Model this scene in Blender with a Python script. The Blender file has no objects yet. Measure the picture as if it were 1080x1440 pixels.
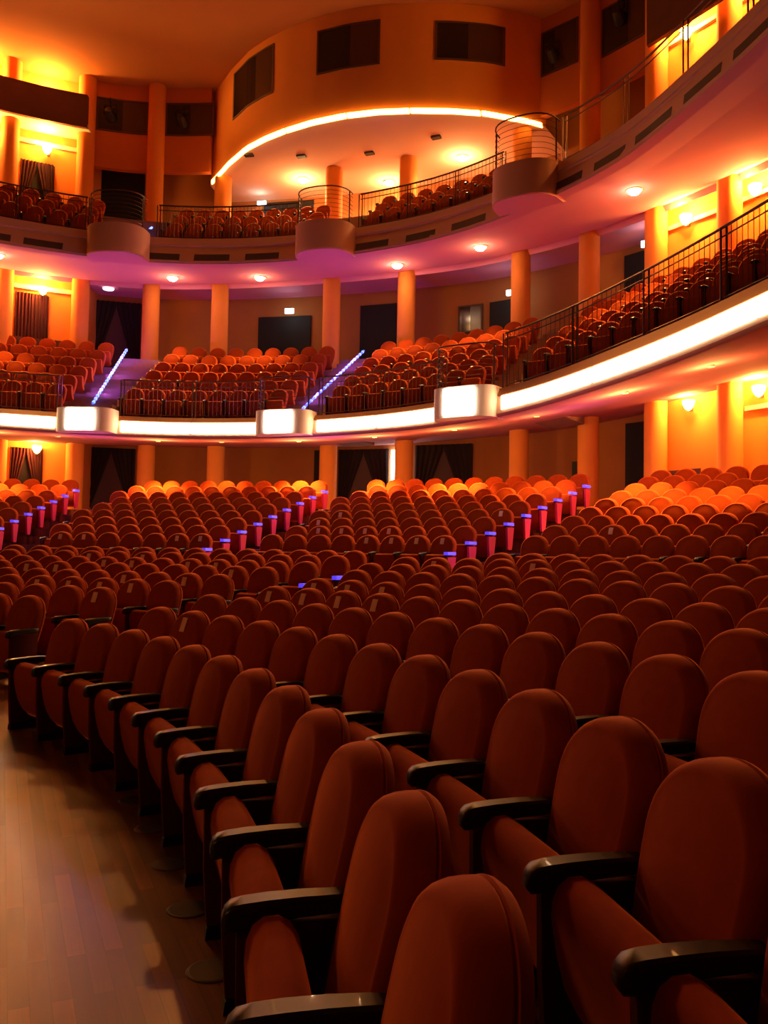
import bpy, bmesh, math, random
from mathutils import Matrix, Vector
import numpy as np
random.seed(7)
S = bpy.context.scene
COL = S.collection
sin, cos, PI = math.sin, math.cos, math.pi

# ------------------------------------------------------------------ place
CX, CY = -10.884, 0.206            # centre of the house, all rows curve about it
FPX, PITCH, ROLL, EYE = 1200.0, 0.0482, 0.0179, 1.6816
SP = 0.6192                        # seat spacing

def pol(R, th, z=0.0):
    return Vector((CX + R*sin(th), CY + R*cos(th), z))

def tab(T):
    xs = [a for a, _ in T]; ys = [b for _, b in T]
    def f(t): return float(np.interp(t, xs, ys))
    def g(t): return (f(t-.035) + 2*f(t) + f(t+.035))/4
    return g

RC = tab([(-.6,24.5),(-.35,26.5),(-.1,29.8),(-.01,30.9),(.06,31.4),(.14,31.5),(.45,31.5),(.6,30.6),(.7,29.6),(.85,28.2),(1.1,26),(1.4,24)])
RP1 = tab([(-.6,20.5),(-.3,22.6),(-.1,24.6),(.07,25.3),(.2,25.8),(.33,25.8),(.45,25.4),(.575,24.8),(.7,23.8),(.82,22.6),(1.0,21),(1.4,18)])
RP2 = tab([(-.6,20.5),(-.3,23.2),(-.055,26.5),(.017,27.35),(.094,28.1),(.15,28.4),(.2,28.58),(.26,28.65),(.35,28.6),(.39,28.47),(.447,28.3),(.522,27.7),(.592,27),(.657,26.3),(.691,25.9),(.775,24.5),(.869,23.2),(1.0,21.4),(1.4,17)])
ZB1 = tab([(-.3,5.3),(-.02,5.16),(.14,5.04),(.3,5.0),(.48,5.0),(.575,5.07),(.64,5.16),(.7,5.29),(.8,5.41),(.9,5.57),(1.1,5.7),(1.4,5.8)])
HP1 = tab([(-.3,.63),(.4,.62),(.6,.72),(.75,.82),(.9,.82),(1.4,.82)])
ZT1 = lambda t: ZB1(t) + HP1(t)
LG = tab([(-.4,.76),(.5,.76),(.64,.68),(1.4,.66)])
ZS1 = tab([(-.4,5.5),(-.1,5.42),(.06,5.5),(.3,5.47),(.43,5.66),(.535,5.72),(.607,5.92),(.678,6.07),(.78,6.26),(1.1,6.5),(1.4,6.6)])
ZB2, ZT2, ZS2 = 11.3, 12.2, 11.46
DRUM = tab([(.08,34),(.1,33),(.14,31.5),(.17,30.2),(.2,29.3),(.26,28.45),(.3,28.15),(.34,28.05),(.38,28.15),(.42,28.5),(.46,29.05),(.49,29.55),(.52,30.4),(.54,31.4),(.58,33.5)])
ZD, ZC = 15.6, 19.15
WALL = lambda t: RC(t) + 2.2

# ------------------------------------------------------------------ materials
def mat(name, col, rough=.6, metal=0, emit=None, es=0, sheen=0, spec=.5, coat=0):
    m = bpy.data.materials.new(name); m.use_nodes = True
    b = m.node_tree.nodes['Principled BSDF']
    b.inputs['Base Color'].default_value = (*col, 1)
    b.inputs['Roughness'].default_value = rough
    b.inputs['Metallic'].default_value = metal
    b.inputs['Specular IOR Level'].default_value = spec
    if sheen:
        b.inputs['Sheen Weight'].default_value = sheen
        b.inputs['Sheen Roughness'].default_value = .3
        b.inputs['Sheen Tint'].default_value = (1, .27, .05, 1)
    if coat: b.inputs['Coat Weight'].default_value = coat
    if emit:
        b.inputs['Emission Color'].default_value = (*emit, 1)
        b.inputs['Emission Strength'].default_value = es
    return m

def noisy(m, scale, amount, detail=3, bump=0, stretch=(1,1,1)):
    nt = m.node_tree; b = nt.nodes['Principled BSDF']
    tc = nt.nodes.new('ShaderNodeTexCoord'); mp = nt.nodes.new('ShaderNodeMapping')
    mp.inputs['Scale'].default_value = stretch
    n = nt.nodes.new('ShaderNodeTexNoise'); n.inputs['Scale'].default_value = scale; n.inputs['Detail'].default_value = detail
    mx = nt.nodes.new('ShaderNodeMix'); mx.data_type = 'RGBA'; mx.blend_type = 'MULTIPLY'
    mx.inputs[0].default_value = 1.0
    c = b.inputs['Base Color'].default_value[:]
    mx.inputs[6].default_value = c
    r = nt.nodes.new('ShaderNodeMapRange'); r.inputs[3].default_value = 1-amount; r.inputs[4].default_value = 1+amount*.6
    nt.links.new(tc.outputs['Object'], mp.inputs['Vector']); nt.links.new(mp.outputs[0], n.inputs['Vector'])
    nt.links.new(n.outputs[0], r.inputs[0]); nt.links.new(r.outputs[0], mx.inputs[7]); nt.links.new(mx.outputs[2], b.inputs['Base Color'])
    if bump:
        bp = nt.nodes.new('ShaderNodeBump'); bp.inputs['Strength'].default_value = bump; bp.inputs['Distance'].default_value = .003
        nt.links.new(n.outputs[0], bp.inputs['Height']); nt.links.new(bp.outputs[0], b.inputs['Normal'])
    return m

M = {}
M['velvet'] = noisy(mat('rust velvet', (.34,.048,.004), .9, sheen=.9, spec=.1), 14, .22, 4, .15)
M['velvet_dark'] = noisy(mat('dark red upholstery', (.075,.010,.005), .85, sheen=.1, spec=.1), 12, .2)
M['crimson'] = mat('crimson-lit end panel', (.62,.03,.09), .6)  # magenta cast of the aisle light put into the panel colour
M['arm'] = noisy(mat('black lacquered wood', (.016,.009,.006), .44, spec=.35, coat=.06), 18, .4, 4, 0, (1,6,1))
M['foot'] = mat('black metal foot', (.012,.01,.01), .5)
M['tag'] = mat('paper', (.95,.62,.56), .8)
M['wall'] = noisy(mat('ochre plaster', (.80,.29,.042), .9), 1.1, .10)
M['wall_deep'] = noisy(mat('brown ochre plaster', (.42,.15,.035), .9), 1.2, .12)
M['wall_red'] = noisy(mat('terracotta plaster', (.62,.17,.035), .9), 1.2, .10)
M['column'] = noisy(mat('orange stucco column', (.82,.29,.045), .85), 1.5, .08)
M['ceiling'] = noisy(mat('ceiling plaster', (.52,.20,.045), .95), .6, .08)
M['soffit'] = noisy(mat('pink-lit plaster', (.86,.31,.42), .9), .8, .05)  # pink and magenta light on the underside put into the base colour
M['booth_soffit'] = noisy(mat('peach plaster', (.85,.58,.42), .9), .8, .05)
M['soffit_low'] = noisy(mat('mauve-lit plaster', (.62,.20,.20), .9), .8, .06)  # violet cast of the aisle lights put into this underside colour
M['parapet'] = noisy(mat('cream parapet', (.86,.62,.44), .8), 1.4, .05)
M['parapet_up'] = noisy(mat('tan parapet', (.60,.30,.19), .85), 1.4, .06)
M['ledge'] = mat('brown ledge', (.42,.17,.06), .6)
M['slot'] = mat('dark vent slot', (.07,.035,.02), .7)
M['deck'] = noisy(mat('stair carpet', (.28,.13,.10), .95), 6, .2)
M['box'] = noisy(mat('dark brown boarding', (.12,.035,.012), .7), 3, .2)
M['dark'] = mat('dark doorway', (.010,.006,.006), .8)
M['glass'] = mat('dark window glass', (.012,.01,.009), .12)
M['glass2'] = mat('dim window pane', (.07,.03,.014), .25)
M['frame'] = mat('window frame', (.10,.04,.02), .6)
M['curtain'] = noisy(mat('dark curtain', (.022,.008,.008), .95), 6, .4, 2, 0, (8,8,.3))
M['curtain_red'] = noisy(mat('maroon curtain', (.055,.003,.006), .95), 6, .4, 2, 0, (8,8,.3))
M['door'] = mat('brown door', (.075,.028,.02), .7)
M['rail'] = mat('bronze railing', (.16,.09,.055), .38, .7)
M['rail_dark'] = mat('dark iron railing', (.06,.025,.018), .45, .5)
M['vent'] = mat('floor vent', (.05,.035,.02), .6, .3)
M['black'] = mat('black fixture', (.02,.015,.012), .6)
M['e_strip'] = mat('lit diffuser', (.9,.8,.65), .5, emit=(1,.68,.42), es=16)
M['e_box'] = mat('bright lantern panel', (.9,.9,.9), .5, emit=(1,.93,.85), es=12)
M['e_drum'] = mat('amber neon', (1,.6,.2), .5, emit=(1,.42,.085), es=12)
M['e_spot'] = mat('downlight lens', (1,.9,.8), .5, emit=(1,.72,.42), es=60)
M['e_dim'] = mat('recessed lens', (.5,.3,.2), .5, emit=(1,.5,.2), es=.6)
M['e_pale'] = mat('dim white lamp', (.9,.9,.9), .5, emit=(.85,.9,1), es=1.6)
M['e_white'] = mat('white lamp', (1,1,1), .5, emit=(.85,.95,1), es=18)
M['e_green'] = mat('exit sign glow', (1,1,1), .5, emit=(.75,1,.95), es=9)
M['e_sconce'] = mat('sconce bowl', (1,.8,.4), .5, emit=(1,.50,.11), es=34)
M['e_blue'] = mat('blue diode', (.2,.3,1), .5, emit=(.09,.05,1), es=.9)
M['e_blue_rail'] = mat('blue light rail', (.2,.3,1), .5, emit=(.02,.06,1), es=3)
M['e_blue_hot'] = mat('pale blue diode', (.6,.7,1), .5, emit=(.055,.20,1), es=4.5)

def wood():
    m = mat('oak parquet', (.3,.12,.035), .34, spec=.32); nt = m.node_tree; b = nt.nodes['Principled BSDF']
    tc = nt.nodes.new('ShaderNodeTexCoord'); mp = nt.nodes.new('ShaderNodeMapping')
    mp.inputs['Rotation'].default_value = (0,0,math.radians(-114))
    br = nt.nodes.new('ShaderNodeTexBrick')
    for k, v in (('Scale',1.0),('Mortar Size',.0016),('Brick Width',.95),('Row Height',.075),('Mortar Smooth',.2)): br.inputs[k].default_value = v
    br.inputs['Color1'].default_value = (.23,.072,.012,1); br.inputs['Color2'].default_value = (.075,.023,.005,1); br.inputs['Mortar'].default_value = (.07,.025,.01,1)
    br.offset = .37
    mp2 = nt.nodes.new('ShaderNodeMapping'); mp2.inputs['Scale'].default_value = (1.2,26,1); 
    n = nt.nodes.new('ShaderNodeTexNoise'); n.inputs['Scale'].default_value = 1.6; n.inputs['Detail'].default_value = 5
    mr = nt.nodes.new('ShaderNodeMapRange'); mr.inputs[3].default_value = .55; mr.inputs[4].default_value = 1.35
    mx = nt.nodes.new('ShaderNodeMix'); mx.data_type = 'RGBA'; mx.blend_type = 'MULTIPLY'; mx.inputs[0].default_value = 1
    L = nt.links.new
    L(tc.outputs['Object'], mp.inputs['Vector']); L(mp.outputs[0], br.inputs['Vector']); L(mp.outputs[0], mp2.inputs['Vector'])
    L(mp2.outputs[0], n.inputs['Vector']); L(n.outputs[0], mr.inputs[0]); L(br.outputs['Color'], mx.inputs[6]); L(mr.outputs[0], mx.inputs[7])
    L(mx.outputs[2], b.inputs['Base Color'])
    r2 = nt.nodes.new('ShaderNodeMapRange'); r2.inputs[3].default_value = .26; r2.inputs[4].default_value = .46
    L(n.outputs[0], r2.inputs[0]); L(r2.outputs[0], b.inputs['Roughness'])
    return m
M['wood'] = wood()

# ------------------------------------------------------------------ mesh helpers
class MB:
    def __init__(s): s.v, s.f = [], []
    def add(s, vs, fs):
        o = len(s.v); s.v += [tuple(p) for p in vs]; s.f += [tuple(i+o for i in q) for q in fs]; return s
    def grid(s, rows, closed=False, cap=False):
        """rows: list of equally long vertex rows, joined row to row; closed wraps each row"""
        o = len(s.v); n = len(rows[0])
        for r in rows: s.v += [tuple(p) for p in r]
        m = n if closed else n-1
        for i in range(len(rows)-1):
            for j in range(m):
                k = (j+1) % n
                s.f.append((o+i*n+j, o+i*n+k, o+(i+1)*n+k, o+(i+1)*n+j))
        if cap:
            s.f.append(tuple(o+j for j in range(n))[::-1]); s.f.append(tuple(o+(len(rows)-1)*n+j for j in range(n)))
        return s
    def box(s, x0, x1, y0, y1, z0, z1):
        return s.add([(x,y,z) for z in (z0,z1) for y in (y0,y1) for x in (x0,x1)],
                     [(0,2,3,1),(4,5,7,6),(0,1,5,4),(2,6,7,3),(0,4,6,2),(1,3,7,5)])
    def sweep(s, sect, t0, t1, n):
        """sect(th) -> list of (R,z) closed section, swept over the angle th about the house centre"""
        rows = [[pol(R, t, z) for R, z in sect(t)] for t in np.linspace(t0, t1, n+1)]
        return s.grid(rows, True, True)
    def sheet(s, prof, t0, t1, n):
        """prof(th) -> open list of (R,z)"""
        return s.grid([[pol(R, t, z) for R, z in prof(t)] for t in np.linspace(t0, t1, n+1)])
    def tube(s, pts, r, n=6):
        pts = [Vector(p) for p in pts]; rows = []
        for i, p in enumerate(pts):
            d = (pts[min(i+1,len(pts)-1)] - pts[max(i-1,0)]).normalized()
            u = d.cross(Vector((0,0,1))) if abs(d.z) < .95 else d.cross(Vector((1,0,0)))
            u.normalize(); w = d.cross(u)
            rows.append([p + u*(r*cos(2*PI*k/n)) + w*(r*sin(2*PI*k/n)) for k in range(n)])
        return s.grid(rows, True, True)
    def lathe(s, prof, n=24, at=(0,0,0)):
        return s.grid([[(at[0]+r*cos(2*PI*k/n), at[1]+r*sin(2*PI*k/n), at[2]+z) for k in range(n)] for r, z in prof], True, True)
    def mesh(s, name, m, smooth=False):
        me = bpy.data.meshes.new(name); me.from_pydata(s.v, [], s.f)
        bm = bmesh.new(); bm.from_mesh(me); bmesh.ops.recalc_face_normals(bm, faces=bm.faces); bm.to_mesh(me); bm.free()
        for x in (m if isinstance(m, (list, tuple)) else [m]): me.materials.append(x)
        if smooth:
            me.polygons.foreach_set('use_smooth', [True]*len(me.polygons))
            me.set_sharp_from_angle(angle=math.radians(40))
        return me
    def obj(s, name, m, parent=None, smooth=False):
        o = bpy.data.objects.new(name, s.mesh(name, m, smooth)); COL.objects.link(o)
        if parent: o.parent = parent
        return o

def tag(o, label=None, cat=None, group=None, kind=None):
    if label: o['label'] = label
    if cat: o['category'] = cat
    if group: o['group'] = group
    if kind: o['kind'] = kind
    return o
def empty(name, loc=(0,0,0), rz=0, **k):
    o = bpy.data.objects.new(name, None); COL.objects.link(o); o.location = loc; o.rotation_euler = (0,0,rz); o.empty_display_size = .2
    return tag(o, **k)
def struct(o): o['kind'] = 'structure'; return o
def frame_at(o, R, th, z): o.location = pol(R, th, z); o.rotation_euler = (0,0,-th)

def light(name, kind, loc, col, power, parent=None, **k):
    d = bpy.data.lights.new(name, kind); d.color = col; d.energy = power
    for a, v in k.items(): setattr(d, a, v)
    o = bpy.data.objects.new(name, d); COL.objects.link(o); o.location = loc
    if parent: o.parent = parent
    return o

# ------------------------------------------------------------------ seat
def outline(d, n_side, n_arc):
    """closed outline of the backrest, inset by d (x, z)"""
    P = []
    for i in range(n_side):
        t = i/n_side; P.append((.235+.053*math.sin(t*PI/2), .36+.41*t))
    for i in range(n_arc+1):
        a = PI*i/n_arc; e = 2/2.1
        P.append((.288*math.copysign(abs(cos(a))**e, cos(a)), .77+.25*abs(sin(a))**e))
    for i in range(n_side-1, -1, -1):
        t = i/n_side; P.append((-.235-.053*math.sin(t*PI/2), .36+.41*t))
    sx, sz = (1-d/.288), (1-d/.33)
    return [(x*sx, .69+(z-.69)*sz) for x, z in P]
def lean(z): return .345 + .215*(z-.36) + .05*max(0, z-.7)**2
def backrest_mb(ns, na, full=True):
    m = MB()
    prof = [(.14,.088),(.05,.084),(.016,.072),(.003,.052),(0,.040),(.007,.034),(.001,.027),(.001,.005),(.004,-.026),(.012,-.050),(.023,-.064),(.034,-.069),(.043,-.069),(.055,-.070),(.08,-.0735),(.12,-.079),(.19,-.085),(.25,-.086)] if full else \
           [(.12,.086),(.03,.08),(.002,.05),(.002,0),(.010,-.05),(.030,-.067),(.046,-.065),(.12,-.079),(.22,-.086)]
    rows = [[(x, lean(z)+y, z) for x, z in outline(d, ns, na)] for d, y in prof]
    return m.grid(rows, True, True)
def cushion_mb(full=True):
    P = [(.074,.49),(.078,.545),(.096,.588),(.130,.612),(.172,.614),(.207,.595),(.232,.555),(.25,.48),(.262,.36),(.30,.24),(.345,.165),(.335,.125),(.29,.108),(.225,.125),(.165,.185),(.12,.27),(.093,.37)]
    if not full: P = P[::2]
    cy_ = sum(p[0] for p in P)/len(P); cz_ = sum(p[1] for p in P)/len(P)
    m = MB(); rows = []
    for x, k in ((-.274,.93),(-.271,.97),(-.262,.992),(-.24,1.0),(.24,1.0),(.262,.992),(.271,.97),(.274,.93)) if full else ((-.265,.88),(-.22,1),(.22,1),(.265,.88)):
        rows.append([(x, cy_+(y-cy_)*k-.022, cz_+(z-cz_)*k) for y, z in P])
    return m.grid(rows, True, True)
def arm_mb(x, full=True):
    m = MB(); rows = []
    for y, w, a, b in ((-.014,.046,.566,.600),(-.006,.060,.556,.621),(.012,.070,.557,.636),(.05,.076,.568,.643),(.12,.077,.582,.649),(.22,.073,.592,.653),(.32,.067,.597,.653),(.375,.060,.600,.650),(.385,.046,.604,.644)) if full else ((-.012,.06,.56,.61),(.03,.074,.565,.64),(.2,.072,.59,.652),(.38,.058,.6,.648)):
        h = w/2+.004; c = min(.009, (b-a)*.25)
        rows.append([(x-h+c,y,a),(x+h-c,y,a),(x+h,y,a+c),(x+h,y,b-c),(x+h-c,y,b),(x-h+c,y,b),(x-h,y,b-c),(x-h,y,a+c)])
    return m.grid(rows, True, True)
def prism(m, x0, x1, P):
    return m.grid([[(x0,y,z) for y, z in P], [(x1,y,z) for y, z in P]], True, True)
def side_mb(x, full=True):
    P = [(.030,.575),(.034,.30),(.052,.055),(.42,.055),(.375,.085),(.365,.15),(.37,.26),(.375,.42),(.38,.575)]
    m = MB()
    if full:
        cy_, cz_ = .2, .33
        rows = [[(xx, cy_+(y-cy_)*k, cz_+(z-cz_)*(1 if k == 1 else .985)) for y, z in P] for xx, k in ((x-.027,.95),(x-.021,1),(x+.021,1),(x+.027,.95))]
        return m.grid(rows, True, True)
    return prism(m, x-.026, x+.026, P)
def foot_mb(x):
    return prism(MB(), x-.034, x+.034, [(.046,0),(.052,.05),(.10,.062),(.38,.062),(.44,.04),(.445,0)])
def end_panel_mb(x):
    m = MB()
    return prism(m, x+.0, x+.05, [(.0,.56),(.05,.08),(.07,.05),(.22,.05),(.25,.08),(.34,.56)])
H = SP/2
ME = {}
for q, full in (('hi', True), ('lo', False)):
    ns, na = (6, 26) if full else (3, 12)
    ME[q] = dict(
        backrest=backrest_mb(ns, na, full).mesh('backrest', M['velvet'], True),
        seat_cushion=cushion_mb(full).mesh('seat_cushion', M['velvet'], True),
        armrest=arm_mb(-H, full).mesh('armrest', M['arm'], True),
        end_armrest=arm_mb(H, full).mesh('armrest', M['arm'], True),
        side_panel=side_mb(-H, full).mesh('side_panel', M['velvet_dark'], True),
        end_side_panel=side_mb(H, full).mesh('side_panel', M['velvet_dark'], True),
        foot=foot_mb(-H).mesh('foot', M['foot']), end_foot=foot_mb(H).mesh('foot', M['foot']))
ME['end_panel'] = end_panel_mb(H).mesh('end_panel', M['crimson'])
ME['aisle_light'] = MB().box(H-.03, H+.07, -.03, .30, .60, .665).mesh('aisle_light', M['e_blue'])
ty_ = lambda z: lean(z)+float(np.interp(z, (.8,.86,.9,.945,.970), (-.086,-.083,-.079,-.0735,-.070)))
tg = MB().grid([[(-.045+.09*i, ty_(z)-d, z) for i in (0,1)] for d, z in ((.009,.825),(.009,.86),(.009,.88),(.009,.905),(.009,.93),(.009,.955),(.003,.955),(.003,.93),(.003,.905),(.003,.88),(.003,.86),(.003,.825),(.009,.825))])
ME['tag'] = tg.mesh('paper_tag', M['tag'])

def project(P):
    x, y, z = P[0], P[1], P[2]-EYE
    c, s = cos(PITCH), sin(PITCH); d = y*c+z*s; u = -y*s+z*c
    if d < .2: return None
    a, b = FPX*x/d, -FPX*u/d; cr, sr = cos(ROLL), sin(ROLL)
    return 540+cr*a-sr*b, 720+sr*a+cr*b, d

ORD = 'first second third fourth fifth sixth seventh eighth ninth tenth eleventh twelfth thirteenth fourteenth fifteenth sixteenth seventeenth eighteenth nineteenth twentieth'.split()
seats = []     # dicts
ZF = {1:0,2:.078,3:.155,4:.233,5:.31,6:.418,7:.506,8:.613,9:.706}
RF = {1:10.701,2:11.633,3:12.658}
for k in range(4,10): RF[k] = 10.7+.98*(k-1)
def add_row(R, z, th0, step, n, **k):
    for i in range(n):
        seats.append(dict(R=R, z=z, th=th0+step*i, i=i, n=n, **k))
# front rows on the camera side of the slanting aisle (first seat is at the aisle)
start = {1:.7678+.5*SP/RF[1], 2:1.1397-6.5*SP/RF[2], 3:1.064-6.5*SP/RF[3], 4:.743, 5:.726, 6:.712, 7:.677, 8:.675, 9:.741}
count = {1:12, 2:13, 3:13, 4:13, 5:13, 6:12, 7:12, 8:12, 9:10}
for k in range(1,10):
    add_row(RF[k], ZF[k], start[k], SP/RF[k], count[k], sec='near', row=k)
# front rows across the aisle (counted from the aisle outward, th decreasing)
endL = {2:.579,3:.581,4:.593,5:.595,6:.596,7:.597,8:.592,9:.575}
for k in range(2,10):
    add_row(RF[k], ZF[k], endL[k], -SP/RF[k], 16, sec='across', row=k)
# rear raked rows: blocks between the radial aisles
for j in range(9):
    R, z = 21.0+.8*j, 1.0635+.23*j
    st = SP/R
    for sec, a, b in (('rearL', -.42, .030), ('rearM', .101, .322), ('rear2', .388, .617), ('rearR', .686, 1.02)):
        if sec == 'rearL': n = 22; add_row(R, z, b-.5*st-.008+.001*j, -st, n, sec=sec, row=j+1)
        elif sec == 'rearR':
            if j < 9:
                n = int((b-a)/st) if j < 7 else int((.80-a)/st)
                add_row(R, z, a-.002*j*0+.5*st, st, n, sec=sec, row=j+1)
        else:
            b2 = b + .0015*j
            n = int(round((b2-a)/st)); add_row(R, z, b2-.5*st, -st, n, sec=sec, row=j+1)
stalls = []
for s in seats:
    T = project(pol(s['R']+.47, s['th'], s['z']+1.0)); B = project(pol(s['R']+.1, s['th'], s['z']+.6))
    if T is None or B is None: continue
    lo = max(60, 400/T[2])
    if -lo < T[0] < 1080+lo and T[1] < 1440+ (260 if T[2] < 4 else 40): s['px'] = T; stalls.append(s)
stalls.sort(key=lambda s: s['px'][2])
# paper tags seen on seat backs, matched to the seat they are on
TAGS = [(438,843),(490,842),(545,849),(602,855),(459,821),(502,825),(550,828),(622,789),(479,722),(440,747),(473,745),(507,745),(541,744),(512,761),(545,757),(578,759),(613,758),(427,732),(457,734),
        (244,757),(274,757),(338,700),(273,796),(268,813),(258,873),(382,833),(331,802),(254,800),(310,793),(87,755),(120,755),(49,827),(143,835),(192,824),(63,802),(67,816),(151,818),(137,798),(184,809),(175,800),(198,788),(123,789),(107,815),(24,804),
        (862,758),(701,721),(752,799)]
for s in stalls:
    t = project(pol(s['R']+lean(.9)-.09, s['th'], s['z']+.9)); s['tpx'] = t
for tx, ty in TAGS:
    best = min(stalls, key=lambda s: (s['tpx'][0]-tx)**2 + 1.5*(s['tpx'][1]-ty)**2)
    if (best['tpx'][0]-tx)**2 + (best['tpx'][1]-ty)**2 < 22**2: best['tag'] = True
SEC = {'near':'near side of slanting aisle','across':'across slanting aisle','rearL':'far rear block','rearM':'second rear block from far wall','rear2':'third rear block from far wall','rearR':'rear block by near wall'}
def seat_label(s):
    base = 'rust velvet seat'; nth = ORD[s['i']]; row = ORD[s['row']-1]
    sec = s['sec']
    if sec == 'near':
        t = f"{base}, {'front' if s['row']==1 else row} row, {nth} from slanting aisle on its near side"
    elif sec == 'across':
        t = f"{base} across the slanting aisle, {row} row, {nth} from that aisle"
    elif sec == 'rearR': t = f"{base} in {SEC[sec]}, {row} raked row, {nth} from aisle"
    elif sec == 'rearL': t = f"{base} in {SEC[sec]}, {row} raked row, {nth} from blue-lit aisle"
    else:
        t = f"velvet seat, {SEC[sec]}, {row} raked row, {nth} from blue-lit aisle"
    if s.get('tag'): t = t.replace('rust velvet', 'tagged velvet').replace('velvet seat, s','tagged velvet seat, s').replace('velvet seat, t','tagged velvet seat, t') if 'tagged' not in t else t
    return t
GRP = {'near':'stalls seats beside the slanting aisle','across':'stalls seats across the slanting aisle','rearL':'raked seats of the far rear block','rearM':'raked seats of the second rear block','rear2':'raked seats of the third rear block','rearR':'raked seats of the near rear block'}
def make_seat(s):
    q = 'hi' if s['px'][2] < 13 else 'lo'; m = ME[q]
    o = empty('theater_seat', pol(s['R'], s['th'], s['z']), -s['th'], label=seat_label(s), cat='theater seat', group=GRP[s['sec']])
    def part(name, me, par=o):
        c = bpy.data.objects.new(name, me); COL.objects.link(c); c.parent = par; return c
    part('backrest', m['backrest']); part('seat_cushion', m['seat_cushion'])
    part('armrest', m['armrest']); sp = part('side_panel', m['side_panel'])
    if s['px'][2] < 13: part('foot', m['foot'], sp)
    right_end = (s['sec'] in ('across','rearL','rearM','rear2') and s['i'] == 0)
    if right_end:
        part('armrest', m['end_armrest'])
        if s['sec'] == 'across':
            part('side_panel', m['end_side_panel'])
            if s['row'] in (7,8): tag(part('aisle_light', ME['aisle_light']), 'blue aisle light')
        else:
            tag(part('end_panel', ME['end_panel']), 'crimson-lit end panel'); tag(part('aisle_light', ME['aisle_light']), 'blue aisle light')
    if s.get('tag'): tag(part('paper_tag', ME['tag']), 'pale paper tag')
for s in stalls[:300]: make_seat(s)

# every further seat (last stalls rows and both balconies): one mass
def lo_arrays():
    V, F, MI = [], [], []
    for key, mi in (('backrest',0),('seat_cushion',0),('armrest',1),('side_panel',2)):
        me = ME['lo'][key]; o = len(V)
        V += [v.co[:] for v in me.vertices]
        for p in me.polygons: F.append([i+o for i in p.vertices]); MI.append(mi)
    return np.array(V), F, MI
rest = [(s['R'], s['th'], s['z']) for s in stalls[300:]]
ends = [(s['R'], s['th'], s['z']) for s in stalls[300:] if s['i'] == 0 and s['sec'] in ('rearL','rearM','rear2')]
B1BLK = ((-.34,.036),(.100,.298),(.352,.545),(.602,1.0))
for k in range(6):
    for a, b in B1BLK:
        Rm = RP1((a+b)/2)+.71+.8*k; n = int((b-a)*(Rm+.4)/.612); st = (b-a)/n
        for i in range(n):
            th = a+(i+.5)*st
            rest.append((RP1(th)+.71+.8*k, th, ZT1(th)+.03+.46*k))
for k in range(3):
    for a, b in ((-.34,.030),(.108,.292),(.352,.53)):
        n = int((b-a)*(RP2((a+b)/2)+.8+.62*k)/.612); st = (b-a)/n
        for i in range(n):
            th = a+(i+.5)*st
            rest.append((RP2(th)+.42+.62*k, th, 11.98+.5*k))
V0, F0, MI0 = lo_arrays()
AV, AF, AM = [], [], []
for R, th, z in rest:
    p = pol(R, th, z); c, s_ = cos(-th), sin(-th); o = len(AF) and off or 0
    W = np.empty_like(V0); W[:,0] = p.x + c*V0[:,0] - s_*V0[:,1]; W[:,1] = p.y + s_*V0[:,0] + c*V0[:,1]; W[:,2] = p.z + V0[:,2]
    AV.append(W); AF += [[i+o for i in f] for f in F0]; AM += MI0; off = o + len(V0)
for R, th, z in ends:
    for key, mi in (('end_panel',3),('aisle_light',4)):
        e = ME[key]; mw = Matrix.Translation(pol(R, th, z)) @ Matrix.Rotation(-th, 4, 'Z')
        AV.append(np.array([(mw @ v.co)[:] for v in e.vertices])); AF += [[i+off for i in p.vertices] for p in e.polygons]; AM += [mi]*len(e.polygons); off += len(e.vertices)
me = bpy.data.meshes.new('theater_seats'); me.from_pydata(np.concatenate(AV).tolist(), [], AF)
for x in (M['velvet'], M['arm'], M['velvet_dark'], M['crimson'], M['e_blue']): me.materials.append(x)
me.polygons.foreach_set('material_index', AM); me.polygons.foreach_set('use_smooth', [True]*len(AF)); me.set_sharp_from_angle(angle=math.radians(40))
o = bpy.data.objects.new('theater_seats', me); COL.objects.link(o)
tag(o, 'distant rows of orange velvet seats on both balconies and at the back of the stalls', 'theater seats', None, 'stuff')

# ------------------------------------------------------------------ setting: floors, walls, ceiling
prof = [(0,0),(6,0),(9,0),(10.6,0)]
for k in range(1,10): prof.append((RF[k]+.25, ZF[k]))
prof += [(19.6,.735),(20.68,.77)]
for j in range(9):
    z = 1.0635+.23*j; prof += [(20.69+.8*j, z), (20.69+.8*(j+1)-.01 if j < 8 else 36.5, z)]
prof[1:1] = []
struct(MB().sheet(lambda t: prof, -.75, 2.3, 90).obj('floor', M['wood']))
struct(MB().box(-30, 12, -16, CY+.0, -.4, -.02).obj('floor_stage', M['wood']))
TA, TB = -.58, 1.35
struct(MB().sheet(lambda t: [(2,ZC),(12,ZC),(24,ZC),(36.5,ZC)], -.75, 2.0, 60).obj('ceiling', M['ceiling']))
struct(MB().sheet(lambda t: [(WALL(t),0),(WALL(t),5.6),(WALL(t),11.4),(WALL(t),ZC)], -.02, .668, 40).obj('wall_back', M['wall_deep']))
SIDE = lambda t: RC(t)+.5
struct(MB().sheet(lambda t: [(SIDE(t),0),(SIDE(t),5.6),(SIDE(t),11.4),(SIDE(t),ZC)], TA, -.016, 30).sheet(lambda t: [(SIDE(-.016)+ (t)*1.8,0),(SIDE(-.016)+t*1.8,ZC)], 0, 1e-6, 1).obj('wall_left', M['wall']))
struct(MB().sheet(lambda t: [(SIDE(t),0),(SIDE(t),5.6),(SIDE(t),11.4),(SIDE(t),ZC)], .668, TB, 40).obj('wall_right', M['wall']))
m = MB()
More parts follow.
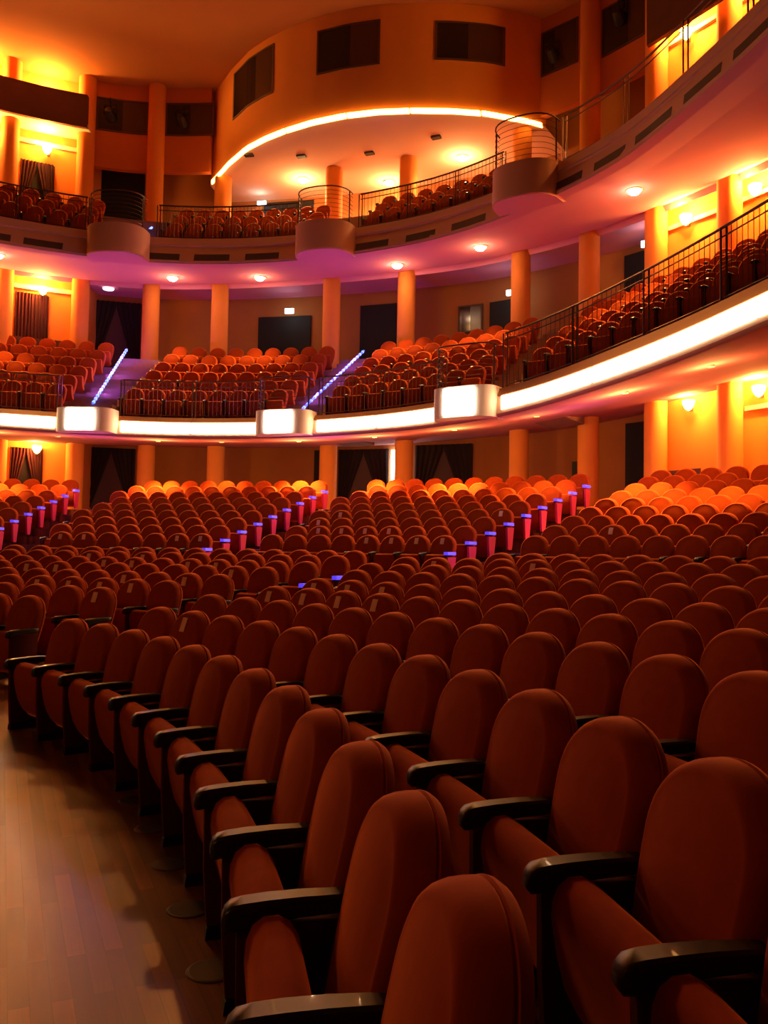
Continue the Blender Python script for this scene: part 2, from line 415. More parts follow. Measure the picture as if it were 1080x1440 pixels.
for t in (-.016, .668): m.grid([[pol(R, t, z) for R in (SIDE(t)-.02, WALL(t)+.1)] for z in (2.6, ZC)])
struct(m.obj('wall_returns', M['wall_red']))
# upper wall panels at the top tier, each side of the booth drum
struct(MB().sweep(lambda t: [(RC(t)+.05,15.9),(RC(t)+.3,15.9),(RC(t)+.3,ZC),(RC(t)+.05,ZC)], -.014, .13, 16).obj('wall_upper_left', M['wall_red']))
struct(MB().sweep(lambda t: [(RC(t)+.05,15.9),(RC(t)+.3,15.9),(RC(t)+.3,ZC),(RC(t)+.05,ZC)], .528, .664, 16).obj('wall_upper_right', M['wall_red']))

# ------------------------------------------------------------------ columns
COLS = [(-.265,'off at the far left end of the gallery wall'),(-.172,'beyond the far gallery lamps'),(-.093,'between two lit bays of the far gallery'),(-.014,'at the end of the dark brown gallery front'),(.065,'between two square upper windows'),(.148,'where the far end of the booth drum meets the wall'),
        (.285,'far one of two under the booth drum'),(.375,'near one of two under the booth drum'),(.51,'behind the near end of the booth drum'),(.589,'between the two near upper windows'),(.664,'at the end of the near lit bays'),(.741,'between the near wall lamps'),(.83,'past the near wall lamps')]
for th, d in COLS:
    top = ZD if .2 < th < .45 or abs(th-.51) < .01 or abs(th-.148)<.01 else ZC
    Rr = RC(th)
    m = MB().lathe([(.36,-.02),(.36,.1),(.315,.16),(.315,5),(.315,11),(.315,top-2.55+0.0),(.315,top-2.4)] if False else [(.36,0),(.36,.16),(.315,.24),(.315,6),(.315,12),(.315,top-2.7)], 28)
    o = m.obj('column', M['column'], None, True); o.location = pol(Rr, th, 2.7)
    tag(o, f'tall round orange column {d}', 'column')

# ------------------------------------------------------------------ lower balcony
lb = empty('lower_balcony', pol(RP1(.3), .3, ZB1(.3)), 0, label='lower balcony with glowing white light boxes along its curved cream front', cat='balcony')
def child(o, par):
    o.parent = par; o.matrix_parent_inverse = Matrix.Translation(-Vector(par.location)); return o
N = 110
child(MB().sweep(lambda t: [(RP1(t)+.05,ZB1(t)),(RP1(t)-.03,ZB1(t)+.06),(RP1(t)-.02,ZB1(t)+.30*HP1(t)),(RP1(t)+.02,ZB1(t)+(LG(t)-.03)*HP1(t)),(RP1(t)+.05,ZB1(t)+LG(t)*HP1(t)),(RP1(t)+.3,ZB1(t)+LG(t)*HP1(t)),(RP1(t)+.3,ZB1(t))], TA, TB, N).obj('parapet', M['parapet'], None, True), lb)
child(MB().sweep(lambda t: [(RP1(t)+.0,ZB1(t)+LG(t)*HP1(t)),(RP1(t)+.14,ZT1(t)),(RP1(t)+.34,ZT1(t)),(RP1(t)+.34,ZB1(t)+LG(t)*HP1(t))], TA, TB, N).obj('ledge', M['ledge'], None, True), lb)
child(MB().sheet(lambda t: [(RP1(t)+.03,ZB1(t)-.012),(RP1(t)+.3,ZB1(t)-.008),((RP1(t)+RC(t))/2,(ZB1(t)+ZS1(t))/2),(RC(t)-.25,ZS1(t)),(RC(t)+.0,ZS1(t)),(WALL(t),ZS1(t)+.25)], TA, TB, N).obj('soffit', M['soffit_low'], None, True), lb)
def deck1(t):
    z = ZT1(t); P = [(RP1(t)+.3,ZB1(t)+.3),(RP1(t)+.3,z+.02)]
    for k in range(6):
        P += [(RP1(t)+.62+.8*k if k else RP1(t)+.3, z+.02+.46*k), (RP1(t)+.62+.8*(k+1), z+.02+.46*k)]
    P += [(RP1(t)+5.43, z+2.5), (max(WALL(t), RP1(t)+6), z+2.5)]
    return P
child(MB().sheet(deck1, TA, TB, N).obj('seating_tiers', M['deck']), lb)
# half steps of the three balcony stairs
for n_, (a, b) in enumerate(((.046,.088),(.306,.344),(.555,.592))):
    m = MB()
    for k in range(12):
        m.sweep(lambda t: [(RP1(t)+.62+.4*k, ZT1(t)-.2),(RP1(t)+.62+.4*k, ZT1(t)+.25+.23*k),(RP1(t)+1.02+.4*k, ZT1(t)+.25+.23*k),(RP1(t)+1.02+.4*k, ZT1(t)-.2)], a, b, 3)
    child(m.obj('aisle_stairs', M['deck']), lb)
# bowed lantern bays at the stair heads
def bay(th, R, z0, z1, w, d, par, mm, name='bay', e=.55):
    """rounded bay sticking out d from the front, w wide; built in the local frame (y outward)"""
    P = []
    for i in range(17):
        a = PI*i/16
        P.append((w*math.copysign(abs(cos(a))**e, cos(a)), -d*abs(sin(a))**e))
    P += [(-w,.16),(w,.16)]
    rows = [[(x,y,z) for x, y in P] for z in (z0, z1)]
    o = MB().grid(rows, True, True).obj(name, mm, None, True)
    loc = pol(R, th); mw = Matrix.Translation(loc) @ Matrix.Rotation(-th, 4, 'Z')
    o.data.transform(mw); return child(o, par)
for th, off in ((.078,0),(.316,0),(.549,0)):
    z0, z1 = ZB1(th)+.02, ZT1(th)+.10
    bay(th, RP1(th), z0, z1, .86, .62, lb, M['parapet'])
    e = MB().grid([[(x, -.632-.0, z) for x in (-.40,.40)] for z in (z0+.06, z1-.05)])
    e = MB().box(-.42,.42,-.665,-.60, z0+.05, z1-.06).obj('lantern_panel', M['e_box'])
    e.data.transform(Matrix.Translation(pol(RP1(th), th)) @ Matrix.Rotation(-th,4,'Z')); child(e, lb); e['label'] = 'bright white lantern panel'
for a, b in ((-.30,-.215),(-.21,-.118),(-.113,-.024),(-.02,.040),(.116,.196),(.198,.279),(.355,.430),(.433,.505),(.590,.621),(.623,.701),(.704,.794),(.796,.888),(.890,.98),(.983,1.08)):
    o = MB().sweep(lambda t: [(RP1(t)-.05,ZB1(t)+.21*HP1(t)),(RP1(t)-.05,ZB1(t)+(LG(t)-.05)*HP1(t)),(RP1(t)+.04,ZB1(t)+(LG(t)-.03)*HP1(t)),(RP1(t)+.04,ZB1(t)+.18*HP1(t))], a, b, 12).obj('light_box', M['e_strip'], None, True)
    child(o, lb)

# ------------------------------------------------------------------ upper balcony
ub = empty('upper_balcony', pol(RP2(.3), .3, ZB2), 0, label='upper balcony with tan slotted front and wide rose-lit underside', cat='balcony')
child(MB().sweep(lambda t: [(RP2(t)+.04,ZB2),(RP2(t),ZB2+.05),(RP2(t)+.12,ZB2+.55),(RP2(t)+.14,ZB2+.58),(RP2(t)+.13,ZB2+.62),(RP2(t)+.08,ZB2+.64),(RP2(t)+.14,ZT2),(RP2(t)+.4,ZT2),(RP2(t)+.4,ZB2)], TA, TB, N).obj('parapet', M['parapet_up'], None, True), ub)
child(MB().sheet(lambda t: [(RP2(t)+.02,ZB2-.012),(RP2(t)+.4,ZB2-.008),(RP2(t)+1.2,ZB2+.05),(RC(t)-.45,ZS2-.02),(RC(t)-.4,ZS2+.10),(RC(t)-.1,ZS2+.10),(RC(t),ZS2-.06),(RC(t)+.15,ZS2+.18),(WALL(t)+.1,ZS2+.2)], TA, TB, N).obj('soffit', M['soffit'], None, False), ub)
def deck2(t):
    P = [(RP2(t)+.4,ZB2+.2),(RP2(t)+.4,11.98)]
    for k in range(1,4): P += [(RP2(t)+.35+.62*k, 11.98+.5*(k-1)), (RP2(t)+.35+.62*k, 11.98+.5*k)]
    return P + [(WALL(t)+.1, 13.48)]
child(MB().sheet(deck2, TA, TB, N).obj('seating_tiers', M['deck']), ub)
for a, b in ((-.145,-.10),(-.092,-.060),(-.054,-.045),(-.032,.008),(.095,.136),(.153,.195),(.214,.255),(.350,.391),(.413,.450),(.471,.515),(.603,.639),(.654,.694),(.707,.755),(.771,.817),(.831,.872),(.888,.93)):
    if b-a < .02: a, b = a-.033, b
    child(MB().sweep(lambda t: [(RP2(t)+.005,ZB2+.10),(RP2(t)+.055,ZB2+.33),(RP2(t)+.2,ZB2+.33),(RP2(t)+.2,ZB2+.10)], a, b, 6).obj('vent_slot', M['slot']), ub)
for th in (.068,.314,.572):
    bay(th, RP2(th)+.05, ZB2-.02, ZT2+.02, .98, .95, ub, M['parapet_up'], 'bay', .8)
    # underside of the bay in the same rose-lit colour
    P = [(math.copysign(abs(cos(PI*i/16))**.8, cos(PI*i/16))*.95, -.92*abs(sin(PI*i/16))**.8) for i in range(17)] + [(-.97,.1),(.97,.1)]
    o = MB().grid([[(x,y,z) for x, y in P] for z in (ZB2-.045, ZB2-.02)], True, True).obj('bay_soffit', M['soffit'])
    o.data.transform(Matrix.Translation(pol(RP2(th)+.05, th)) @ Matrix.Rotation(-th,4,'Z')); child(o, ub)

# ------------------------------------------------------------------ railings
def railing(name, Rf, Zf, t0, t1, h, label, mm, bal=True, post_every=1.9, grp=None):
    o = empty(name, pol(Rf((t0+t1)/2), (t0+t1)/2, Zf((t0+t1)/2)), 0, label=label, cat='railing', group=grp)
    L = (t1-t0)*Rf((t0+t1)/2); n = max(6, int(L/.5)); ts = np.linspace(t0, t1, n+1)
    path = lambda dz: [pol(Rf(t), t, Zf(t)+dz) for t in ts]
    child(MB().tube(path(h), .026).obj('top_rail', mm), o)
    child(MB().tube(path(h-.17), .015).obj('middle_rail', mm), o)
    child(MB().tube(path(.08), .015).obj('bottom_rail', mm), o)
    np_ = max(1, int(round(L/post_every)))
    for i in range(np_+1):
        t = t0+(t1-t0)*i/np_; m = MB()
        for dt in (-.055, .055):
            p = pol(Rf(t), t+dt/Rf(t), Zf(t)); m.tube([p, p+Vector((0,0,h))], .02)
        child(m.obj('post', mm), o)
    if bal:
        m = MB(); nb = int(L/.13)
        for i in range(1, nb):
            t = t0+(t1-t0)*i/nb; p = pol(Rf(t), t, Zf(t)); m.tube([p+Vector((0,0,.08)), p+Vector((0,0,h))], .008, 4)
        child(m.obj('balusters', mm), o)
    return o
R1 = lambda t: RP1(t)+.24
for a, b, d in ((-.33,.040,'beyond the far stair lantern'),(.112,.280,'between the far and middle lanterns'),(.354,.512,'between the middle and near lanterns'),(.588,1.02,'sweeping up past the near lantern')):
    railing('railing', R1, ZT1, a, b, 1.12 if b < .55 else 1.38, f'bronze baluster railing on lower balcony {d}', M['rail'] if b < .55 else M['rail_dark'])
R2 = lambda t: RP2(t)+.27
for a, b, d, bl in ((-.33,.03,'beyond the far bay',True),(.108,.276,'between the far and middle bays',True),(.352,.534,'between the middle and near bays',True),(.612,1.0,'sweeping up past the near bay',False)):
    railing('railing', R2, lambda t: ZT2, a, b, 1.15 if b < .55 else 1.28, f'thin bronze railing on upper balcony {d}', M['rail_dark'] if b < .55 else M['rail'], bl, 2.0)
for th, R_, z_, w, d, dsc, zz in ((.068,RP2(.068),ZT2,.9,.85,'far bay of upper balcony',1.1),(.314,RP2(.314),ZT2,.9,.85,'middle bay of upper balcony',1.1),(.572,RP2(.572),ZT2,.9,.85,'near bay of upper balcony',1.25),
                        (.316,RP1(.316),ZT1(.316)+.1,.78,.55,'middle lantern of lower balcony',.95),(.549,RP1(.549),ZT1(.549)+.1,.78,.55,'near lantern of lower balcony',1.05)):
    o = empty('bay_railing', pol(R_, th, z_), -th, label=f'bowed railing of stacked horizontal bars over the {dsc}', cat='railing')
    ex = .8 if 'upper' in dsc else .55
    P = [(w*math.copysign(abs(cos(PI*i/14))**ex, cos(PI*i/14)), -d*abs(sin(PI*i/14))**ex) for i in range(15)]
    for k in range(8):
        MB().tube([(x,y,zz*(k+1)/8) for x, y in P], .022 if k == 7 else .007, 5).obj('top_rail' if k == 7 else 'bar', M['rail_dark'], o)
    for i in (1,13):
        MB().tube([(P[i][0],P[i][1],0),(P[i][0],P[i][1],zz)], .024).obj('post', M['rail_dark'], o)

# ------------------------------------------------------------------ projection booth drum
dr = empty('projection_booth', pol(DRUM(.33), .33, ZD), 0, label='curved orange projection booth bulging from the top of the back wall', cat='booth')
child(MB().sheet(lambda t: [(DRUM(t)+.0,ZD),(DRUM(t),ZC)], .126, .5345, 50).obj('wall_shell', M['wall'], None, True), dr)
child(MB().sheet(lambda t: [(min(DRUM(t),WALL(t)-.1),ZD),(WALL(t),ZD+.02)], .126, .5345, 50).obj('underside', M['booth_soffit'], None), dr)
for i, (a, b) in enumerate(((.130,.262),(.264,.343),(.345,.414),(.416,.483),(.485,.532))):
    o = MB().sweep(lambda t: [(DRUM(t)-.10,ZD-.05),(DRUM(t)-.10,ZD+.08),(DRUM(t)+.02,ZD+.08),(DRUM(t)+.02,ZD-.05)], a, b, 14).obj('neon_tube', M['e_drum'])
    child(o, dr)
def window(n, Rf, t0, t1, z0, z1, split, thing=None):
    fr = struct(empty(f'window_{n}', pol(Rf((t0+t1)/2), (t0+t1)/2, (z0+z1)/2)))
    sec = lambda a, b, za, zb, d0, d1: MB().sweep(lambda t: [(Rf(t)-d0,za),(Rf(t)-d0,zb),(Rf(t)+d1,zb),(Rf(t)+d1,za)], a, b, 5)
    w = .06/Rf(t0); s = t0+(t1-t0)*split
    m = MB()
    for a, b, za, zb in ((t0-w,t1+w,z0-.06,z0),(t0-w,t1+w,z1,z1+.06),(t0-w,t0,z0,z1),(t1,t1+w,z0,z1)):
        m.sweep(lambda t: [(Rf(t)-.03,za),(Rf(t)-.03,zb),(Rf(t)+.04,zb),(Rf(t)+.04,za)], a, b, 5)
    child(m.obj('window_frame', M['frame']), fr)
    child(sec(t0, s, z0, z1, .012, .03).obj('window_pane', M['glass']), fr)
    child(sec(s, t1, z0, z1, .016, .03).obj('window_pane', M['glass2']), fr)
window(1, DRUM, .174, .240, 17.2, 18.8, .6); window(2, DRUM, .306, .379, 17.25, 18.6, .55); window(3, DRUM, .441, .501, 17.35, 18.5, .5)
PAN = lambda t: RC(t)+.05
window(4, PAN, -.002, .052, 17.35, 18.5, .5); window(5, PAN, .077, .132, 17.35, 18.5, .5)
window(6, PAN, .533, .572, 17.25, 18.6, .35); window(7, PAN, .603, .650, 17.0, 18.4, .6)
# stage lamps seen behind the four side windows
for th, z, d in ((.012,17.9,'far side, outer'),(.096,17.85,'far side, beside the booth drum'),(.546,17.75,'near side, beside the booth drum'),(.622,17.9,'near side, outer')):
    o = empty('spotlight', pol(RC(th)-.1, th, z), -th, label=f'black stage spotlight in upper window, {d}', cat='spotlight')
    MB().lathe([(.0,-.28),(.20,-.28),(.22,-.2),(.17,.05),(.12,.2),(.0,.22)], 14).obj('lamp_body', M['black'], o).rotation_euler = (math.radians(70),0,0)
    m = MB().tube([(-.22,0,.05),(-.24,0,.35),(.24,0,.35),(.22,0,.05)], .018); m.tube([(0,0,.35),(0,0,.62)], .02).obj('yoke', M['black'], o)

# ------------------------------------------------------------------ side galleries at the top tier
for a, b, nm, d in ((TA,-.006,'far','dark brown boarded gallery front beside the far gallery lamps'),(.664,TB,'near','dark brown gallery front above the near balcony railing')):
    g = empty('gallery', pol(RC(a if nm=='near' else b)-.7, (a if nm=='near' else b), 17), 0, label=d, cat='gallery')
    zg = 16.95 if nm == 'far' else 16.0
    child(MB().sweep(lambda t: [(RC(t)-.75,zg),(RC(t)-.8,zg+1.2 if nm == 'far' else 18.6),(RC(t)-.6,zg+1.2 if nm == 'far' else 18.6),(RC(t)-.6,zg)], a, b, 40).obj('front_panel', M['box']), g)
    child(MB().sweep(lambda t: [(RC(t)-.7,16.98),(RC(t)-.7,17.1),(SIDE(t),17.1),(SIDE(t),16.98)], a, b, 40).obj('gallery_floor', M['parapet']), g)

# ------------------------------------------------------------------ doorways and curtains
def curtained(n, t0, t1, z0, z1, Rf, kind, desc):
    d = struct(empty(f'door_{n}', pol(Rf((t0+t1)/2), (t0+t1)/2, z0)))
    sec = lambda a, b, za, zb, e0, e1: MB().sweep(lambda t: [(Rf(t)-e0,za),(Rf(t)-e0,zb),(Rf(t)-e1,zb),(Rf(t)-e1,za)], a, b, 4)
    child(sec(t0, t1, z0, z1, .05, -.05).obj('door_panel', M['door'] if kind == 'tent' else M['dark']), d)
    if kind in ('tent','red'):
        mm = M['curtain'] if kind == 'tent' else M['curtain_red']
        c = empty('curtain', pol(Rf((t0+t1)/2)-.15, (t0+t1)/2, z0), 0, label=desc, cat='curtain')
        tm = (t0+t1)/2
        for sgn in (-1, 1):
            rows = []
            for i in range(13):
                f = i/12; z = z1-(z1-z0)*f
                te = t0 if sgn < 0 else t1
                ti = tm + (te-tm)*min(.92, max(0, f*1.02-.06))*(.97 if kind == 'tent' or n in (1,13) else 0)
                rows.append([pol(Rf(te+(ti-te)*q/14)-.12-.045*sin(q*2.1+f*.6), te+(ti-te)*q/14, z) for q in range(15)])
            child(MB().grid(rows).obj('drape', mm, None, True), c)
    return d
W2 = lambda t: WALL(t)-.04
W0 = lambda t: SIDE(t)-.04
curtained(1, -.084,-.052, 2.9, 5.25, W0, 'red', 'parted maroon curtain in lit far doorway of the stalls')
curtained(2, -.021,.031, 2.9, 5.6, W2, 'tent', 'dark parted curtain in stalls doorway behind the far aisle')
curtained(3, .275,.334, 2.9, 5.6, W2, 'tent', 'dark parted curtain in stalls doorway beside the white light gap')
curtained(4, .366,.431, 2.9, 5.7, W2, 'tent', 'dark parted curtain in stalls doorway below the near lantern')
curtained(5, .604,.627, 2.9, 5.95, W2, 'dark', '')
curtained(6, .245,.252, 2.9, 5.6, W2, 'dark', '')
curtained(7, -.085,-.052, 8.2, 10.9, W0, 'red', 'maroon curtain closing lit far doorway of the lower balcony')
curtained(8, -.022,.033, 8.2, 11.4, W2, 'tent', 'dark parted curtain at the top of the far balcony stair')
curtained(9, .173,.237, 8.2, 10.9, W2, 'dark', ''); curtained(10, .297,.341, 8.2, 11.15, W2, 'dark', '')
curtained(11, .449,.474, 8.2, 10.8, W2, 'dark', ''); curtained(12, .602,.626, 8.4, 11.4, W2, 'dark', '')
curtained(13, -.085,-.051, 13.5, 15.8, W0, 'red', 'parted maroon curtain in lit far doorway of the upper balcony')
curtained(14, -.023,.032, 13.5, 17.2, W2, 'dark', ''); curtained(15, .176,.237, 13.5, 15.5, W2, 'dark', '')
window(8, W2, .414, .439, 9.85, 10.75, .5)
# pale sill ledges along the far lit bays
for n_, z in enumerate((18.35, 16.45, 11.05)):
    struct(MB().sweep(lambda t: [(SIDE(t)-.14,z),(SIDE(t)-.14,z+.16),(SIDE(t),z+.16),(SIDE(t),z)], TA, -.02, 20).obj(f'trim_{n_+1}', M['parapet']))
for n_, (z, a) in enumerate(((11.0,.672),(16.4,.672),(5.5,.75))):
    struct(MB().sweep(lambda t: [(SIDE(t)-.12,z),(SIDE(t)-.12,z+.12),(SIDE(t),z+.12),(SIDE(t),z)], a, TB, 20).obj(f'trim_{n_+4}', M['parapet']))
# low brown partitions behind the last seats
for a, b, z0, z1, R_, d in ((-.086,-.05,2.9,3.95,lambda t: SIDE(t)-.5,'in front of the maroon stalls curtain'),(.672,.715,2.9,4.05,lambda t: SIDE(t)-.8,'behind the last near stalls row'),(-.086,-.03,8.1,9.2,lambda t: SIDE(t)-.5,'below the far maroon balcony curtain'),(.672,.735,8.4,9.55,lambda t: SIDE(t)-.6,'behind the near balcony seats')):
    tag(MB().sweep(lambda t: [(R_(t),z0),(R_(t),z1),(R_(t)+.08,z1),(R_(t)+.08,z0)], a, b, 8).obj('partition', M['box']), f'low dark brown partition {d}', 'partition')
# small black wall fitting and white light gap between stalls doors
tag(MB().sweep(lambda t: [(WALL(t)-.12,4.3),(WALL(t)-.12,4.85),(WALL(t)-.02,4.85),(WALL(t)-.02,4.3)], .546, .551, 1).obj('wall_speaker', M['black']), 'small black speaker box on the stalls back wall beside a column', 'speaker')
tag(MB().sweep(lambda t: [(WALL(t)-.16,3.6),(WALL(t)-.16,5.55),(WALL(t)-.1,5.55),(WALL(t)-.1,3.6)], .338, .343, 1).obj('light_tube', M['e_white']), 'upright white glowing light beside the stalls curtain', 'lamp')

# ------------------------------------------------------------------ lamps
WARM = (1.0, .40, .075)
def sconce(th, z, power, desc, Rf=SIDE, col=WARM, off=.28):
    power *= 1.5
    o = empty('wall_sconce', pol(Rf(th)-.02, th, z), -th, label=f'glowing amber wall sconce {desc}', cat='sconce')
    MB().lathe([(.02,-.22),(.09,-.17),(.15,-.06),(.17,.05),(.16,.06),(.0,.0)], 16, (0,-.2,0)).obj('bowl', M['e_sconce'], o, True)
    MB().box(-.05,.05,-.06,.0,-.2,.05).obj('bracket', M['frame'], o)
    l = light('sconce_light', 'POINT', (0,-off-.12,.12), col, power, o, shadow_soft_size=.12)
sconce(-.0565, 18.45, 330, 'at gallery level beside the dark far gallery front')
sconce(-.125, 18.45, 330, 'at gallery level furthest along the far wall')
sconce(-.0575, 16.35, 260, 'below the dark far gallery front, beside a column')
sconce(-.122, 16.4, 260, 'below the far gallery front, furthest along the wall')
sconce(-.0565, 11.1, 300, 'above the maroon curtain of the lower balcony')
sconce(-.125, 11.05, 300, 'above the lower balcony, furthest along the far wall')
sconce(-.0565, 5.28, 240, 'above the maroon curtain of the stalls')
sconce(-.125, 5.28, 240, 'in the stalls, furthest along the far wall')
sconce(.695, 5.95, 330, 'over the near stalls seats, beside the corner column')
sconce(.765, 6.0, 360, 'over the near stalls seats, past the second near column')
sconce(.692, 11.15, 420, 'over the near balcony seats, beside the corner column')
sconce(.762, 11.2, 420, 'over the near balcony seats, past the second near column')
sconce(.692, 16.45, 520, 'under the near gallery front behind the upper railing')
sconce(.765, 16.45, 420, 'under the near gallery front, past a column')
def downlight(R, th, z, power, desc, col=(1,.44,.11), size=74, e='e_spot', r=.19, tilt=0, fill_power=0):
    o = empty('downlight', pol(R, th, z), -th, label=desc, cat='downlight')
    MB().lathe([(0,-.13),(r*.5,-.115),(r*.8,-.07),(r*.88,0)] if r > .1 else [(0,-.01),(r*.85,-.01),(r*.85,0)], 18).obj('lens', M[e], o)
    MB().lathe([(r*.86,-.005),(r*.9,-.03),(r*1.12,-.02),(r*1.15,.0),(r*.86,.0)], 18).obj('trim_ring', M['parapet'], o)
    l = light('downlight_beam', 'SPOT', (0,0,-.16), col, power, o, spot_size=math.radians(size), spot_blend=.7, shadow_soft_size=.1); l.rotation_euler = (math.radians(tilt),0,0)
    if fill_power: light('added_fill', 'POINT', (0,0,-.4), col, fill_power, o, shadow_soft_size=.12)  # added point light below the lens, brightens columns, walls and underside
for R, th, dsc in ((27.8,-.0753,'furthest one, above the far balcony seats'),(30.0,.1064,'second from the far end'),(30.3,.2104,'third from the far end'),(30.2,.3792,'fourth from the far end'),(29.6,.4837,'fifth from the far end'),(27.9,.6703,'nearest one, above the near railing')):
    zz = ZB2+.05+(ZS2-.02-ZB2-.05)*(R-RP2(th)-1.2)/max(.5,(RC(th)-.45-RP2(th)-1.2))
    downlight(R, th, zz-.005, 2600, f'round white downlight in the rose-lit balcony underside, {dsc}', tilt=-19, fill_power=26)
for R, th, dsc in ((32.0,.2408,'far one'),(33.0,.3351,'middle one'),(32.0,.4321,'near one')):
    downlight(R, th, ZD-.005, 1000, f'round white downlight under the booth drum, {dsc}', (1,.55,.2), 165, fill_power=110)
for th, pw in ((-.05,2000),(.02,500),(.135,2400),(.21,700),(.305,2400),(.40,2200),(.50,2600),(.60,800),(.705,2600),(.80,2000)):
    R = RP1(th)+1.55; f = (R-RP1(th)-.3)/(RC(th)-.25-RP1(th)-.3)
    k = int(th*1000)
    downlight(R, th, ZB1(th)+(ZS1(th)-ZB1(th))*f-.012, pw, f'recessed downlight under the lower balcony, {ORD[[-50,20,135,210,305,400,500,600,705,800].index(k)]} from the far wall', (1,.45,.11), 80, 'e_dim', .07, fill_power=pw*.05)
for th, R, dsc in ((.2,29.75,'furthest'),(.2597,30.2,'second furthest'),(.3383,30.6,'second nearest'),(.4217,30.3,'nearest')):
    tag(MB().box(-.16,.16,-.1,.1,-.06,0).obj('air_vent', M['black']), f'black square fitting on the booth underside, {dsc} of four', 'vent')
    o = bpy.context.scene.objects[-1] if False else COL.objects[-1]; frame_at(o, R, th, ZD)
def exit_sign(R, th, z, desc, e='e_green'):
    o = empty('exit_sign', pol(R, th, z), -th, label=desc, cat='exit sign')
    MB().box(-.17,.17,-.05,.03,-.09,.09).obj('lit_face', M[e], o); MB().box(-.19,.19,-.03,.05,.09,.12).obj('housing', M['frame'], o)
    light('sign_glow', 'POINT', (0,-.3,0), (.8,.95,1), 4, o, shadow_soft_size=.1)
exit_sign(WALL(.216)-.6, .216, 10.95, 'glowing white exit sign above the wide dark balcony doorway')
exit_sign(WALL(.48)-.6, .48, 10.85, 'glowing white exit sign above the narrow near balcony doorway')
exit_sign(WALL(.178)-.5, .178, 15.3, 'glowing white exit sign under the far end of the booth')
exit_sign(RC(.638)+1.2, .638, 11.2, 'small glowing exit sign beside the near corner column')
o = empty('ceiling_lamp', pol(RC(.007)+.9, .007, ZS2+.12), 0, label='flat white lamp over the far balcony stair', cat='lamp')
MB().lathe([(0,-.05),(.2,-.05),(.22,0)], 18).obj('diffuser', M['e_pale'], o)

# blue strips up the balcony stairs
def strip(p, q, desc, dots):
    o = empty('stair_light', p, 0, label=desc, cat='light strip')
    v = Vector(q)-Vector(p)
    MB().tube([(0,0,0), v], .035, 6).obj('rail', M['e_blue_rail'], o)
    n = 20
    for i in range(n):
        c = v*((i+.5)/n); r = .05 if dots else .056
        MB().lathe([(0,-r),(r*.7,-r*.7),(r,0),(r*.7,r*.7),(0,r)], 8, c).obj('diode', M['e_blue_hot'], o)
    for f in (.2,.5,.8): light('diode_glow', 'POINT', v*f+Vector((0,0,.12)), (.32,.12,1), 40, o, shadow_soft_size=.1)
strip(pol(RP1(.070)+.75,.070,ZT1(.07)+.42), pol(RP1(.05)+5.4,.046,ZT1(.05)+3.2), 'bright blue light strip up the far balcony stair', False)
strip(pol(RP1(.333)+.1,.333,ZT1(.333)+.2), pol(RP1(.333)+5.0,.334,ZT1(.333)+3.05), 'dotted blue light strip up the middle balcony stair', True)
o = empty('step_light', pol(RP2(.078)+1.2,.078,12.5), 0, label='short bent blue light on the upper balcony stair', cat='light strip')
MB().tube([(0,0,0),(.08,.3,.3),(.02,.5,.38),(.12,.8,.68)], .04, 6).obj('tube', M['e_blue_hot'], o)
# added violet fill lights, no fixtures, tinting aisles and the underside above
for th in (.07,.36,.65):
    for R_, z_, p_ in ((21.5,1.9,12),(24.5,2.8,12),(26.2,4.2,30)): light('violet_fill', 'POINT', pol(R_, th, z_), (.6,.1,.75) if z_ < 4 else (.5,.1,1), p_, None, shadow_soft_size=.15)

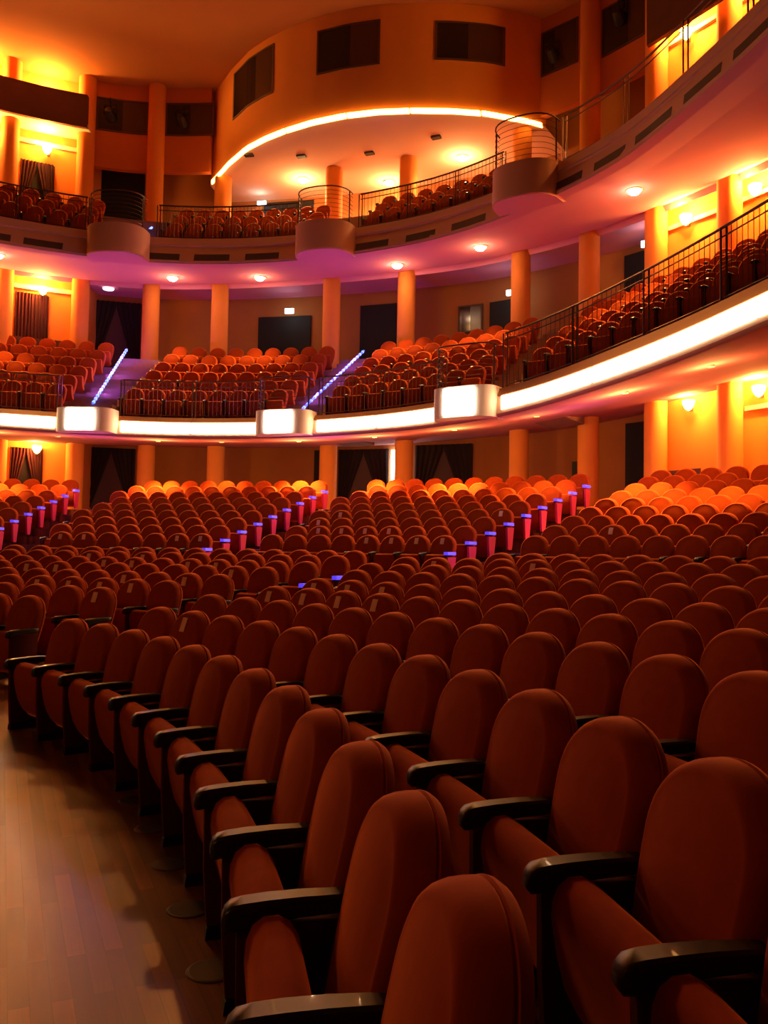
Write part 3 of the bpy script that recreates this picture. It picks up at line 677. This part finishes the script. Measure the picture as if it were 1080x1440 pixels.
# floor vents beside the front row
VENTS = ((-1.635,5.80,'furthest'),(-1.365,5.23,'fourth counted from the camera'),(-1.105,4.65,'third counted from the camera'),(-.88,4.08,'second counted from the camera'),(-.655,3.50,'nearest to the camera'))
for x, y, d in VENTS:
    o = tag(MB().lathe([(.0,.006),(.09,.006),(.10,.004),(.105,0)], 28).obj('floor_vent', M['vent']), f'dark round vent in the wooden floor by the front row, {d}', 'vent')
    o.location = (x, y, 0)

# ------------------------------------------------------------------ stage wash and added rim light
def aim(o, target):
    o.rotation_euler = (Vector(target)-o.location).to_track_quat('-Z', 'Y').to_euler()
a = light('stage_wash', 'AREA', (-14,-1,6.5), (1,.34,.07), 190, None, size=5, size_y=2.5, shape='RECTANGLE'); aim(a, (-1,12,1))
for x, y, z, p in ((-3,7,11,0),):
    pass
for th_, tx, ty, pw in ((.25,-1.5,12.5,4600),(.42,4.0,11.0,4600)):  # added spots without fixtures, for rim light on the seat tops
    l = light('seat_rim_spot', 'SPOT', pol(DRUM(th_)-1.0, th_, 15.2), (1,.33,.06), pw, None, spot_size=math.radians(36), spot_blend=.9, shadow_soft_size=.25); aim(l, (tx,ty,1.5))
w = bpy.data.worlds.new('house'); S.world = w; w.use_nodes = True
w.node_tree.nodes['Background'].inputs[0].default_value = (1,.36,.12,1); w.node_tree.nodes['Background'].inputs[1].default_value = .02

# ------------------------------------------------------------------ camera
cam = bpy.data.cameras.new('camera'); co = bpy.data.objects.new('camera', cam); COL.objects.link(co)
cam.sensor_fit = 'VERTICAL'; cam.sensor_height = 36; cam.sensor_width = 27; cam.lens = FPX/1440*36; cam.clip_end = 200; cam.clip_start = .05
R0 = Vector((1,0,0)); U0 = Vector((0,-sin(PITCH),cos(PITCH))); Fw = Vector((0,cos(PITCH),sin(PITCH)))
rt = cos(ROLL)*R0 + sin(ROLL)*U0; up = -sin(ROLL)*R0 + cos(ROLL)*U0; bk = -Fw
mw = Matrix(((rt.x,up.x,bk.x,0),(rt.y,up.y,bk.y,0),(rt.z,up.z,bk.z,EYE),(0,0,0,1)))
co.matrix_world = mw
S.camera = co
vs = S.view_settings; vs.view_transform = 'Standard'; vs.look = 'None'; vs.gamma = 1; vs.use_curve_mapping = False; vs.exposure = 0
S.cycles.use_denoising = True
S.cycles.sample_clamp_indirect = 6
S.cycles.max_bounces = 8
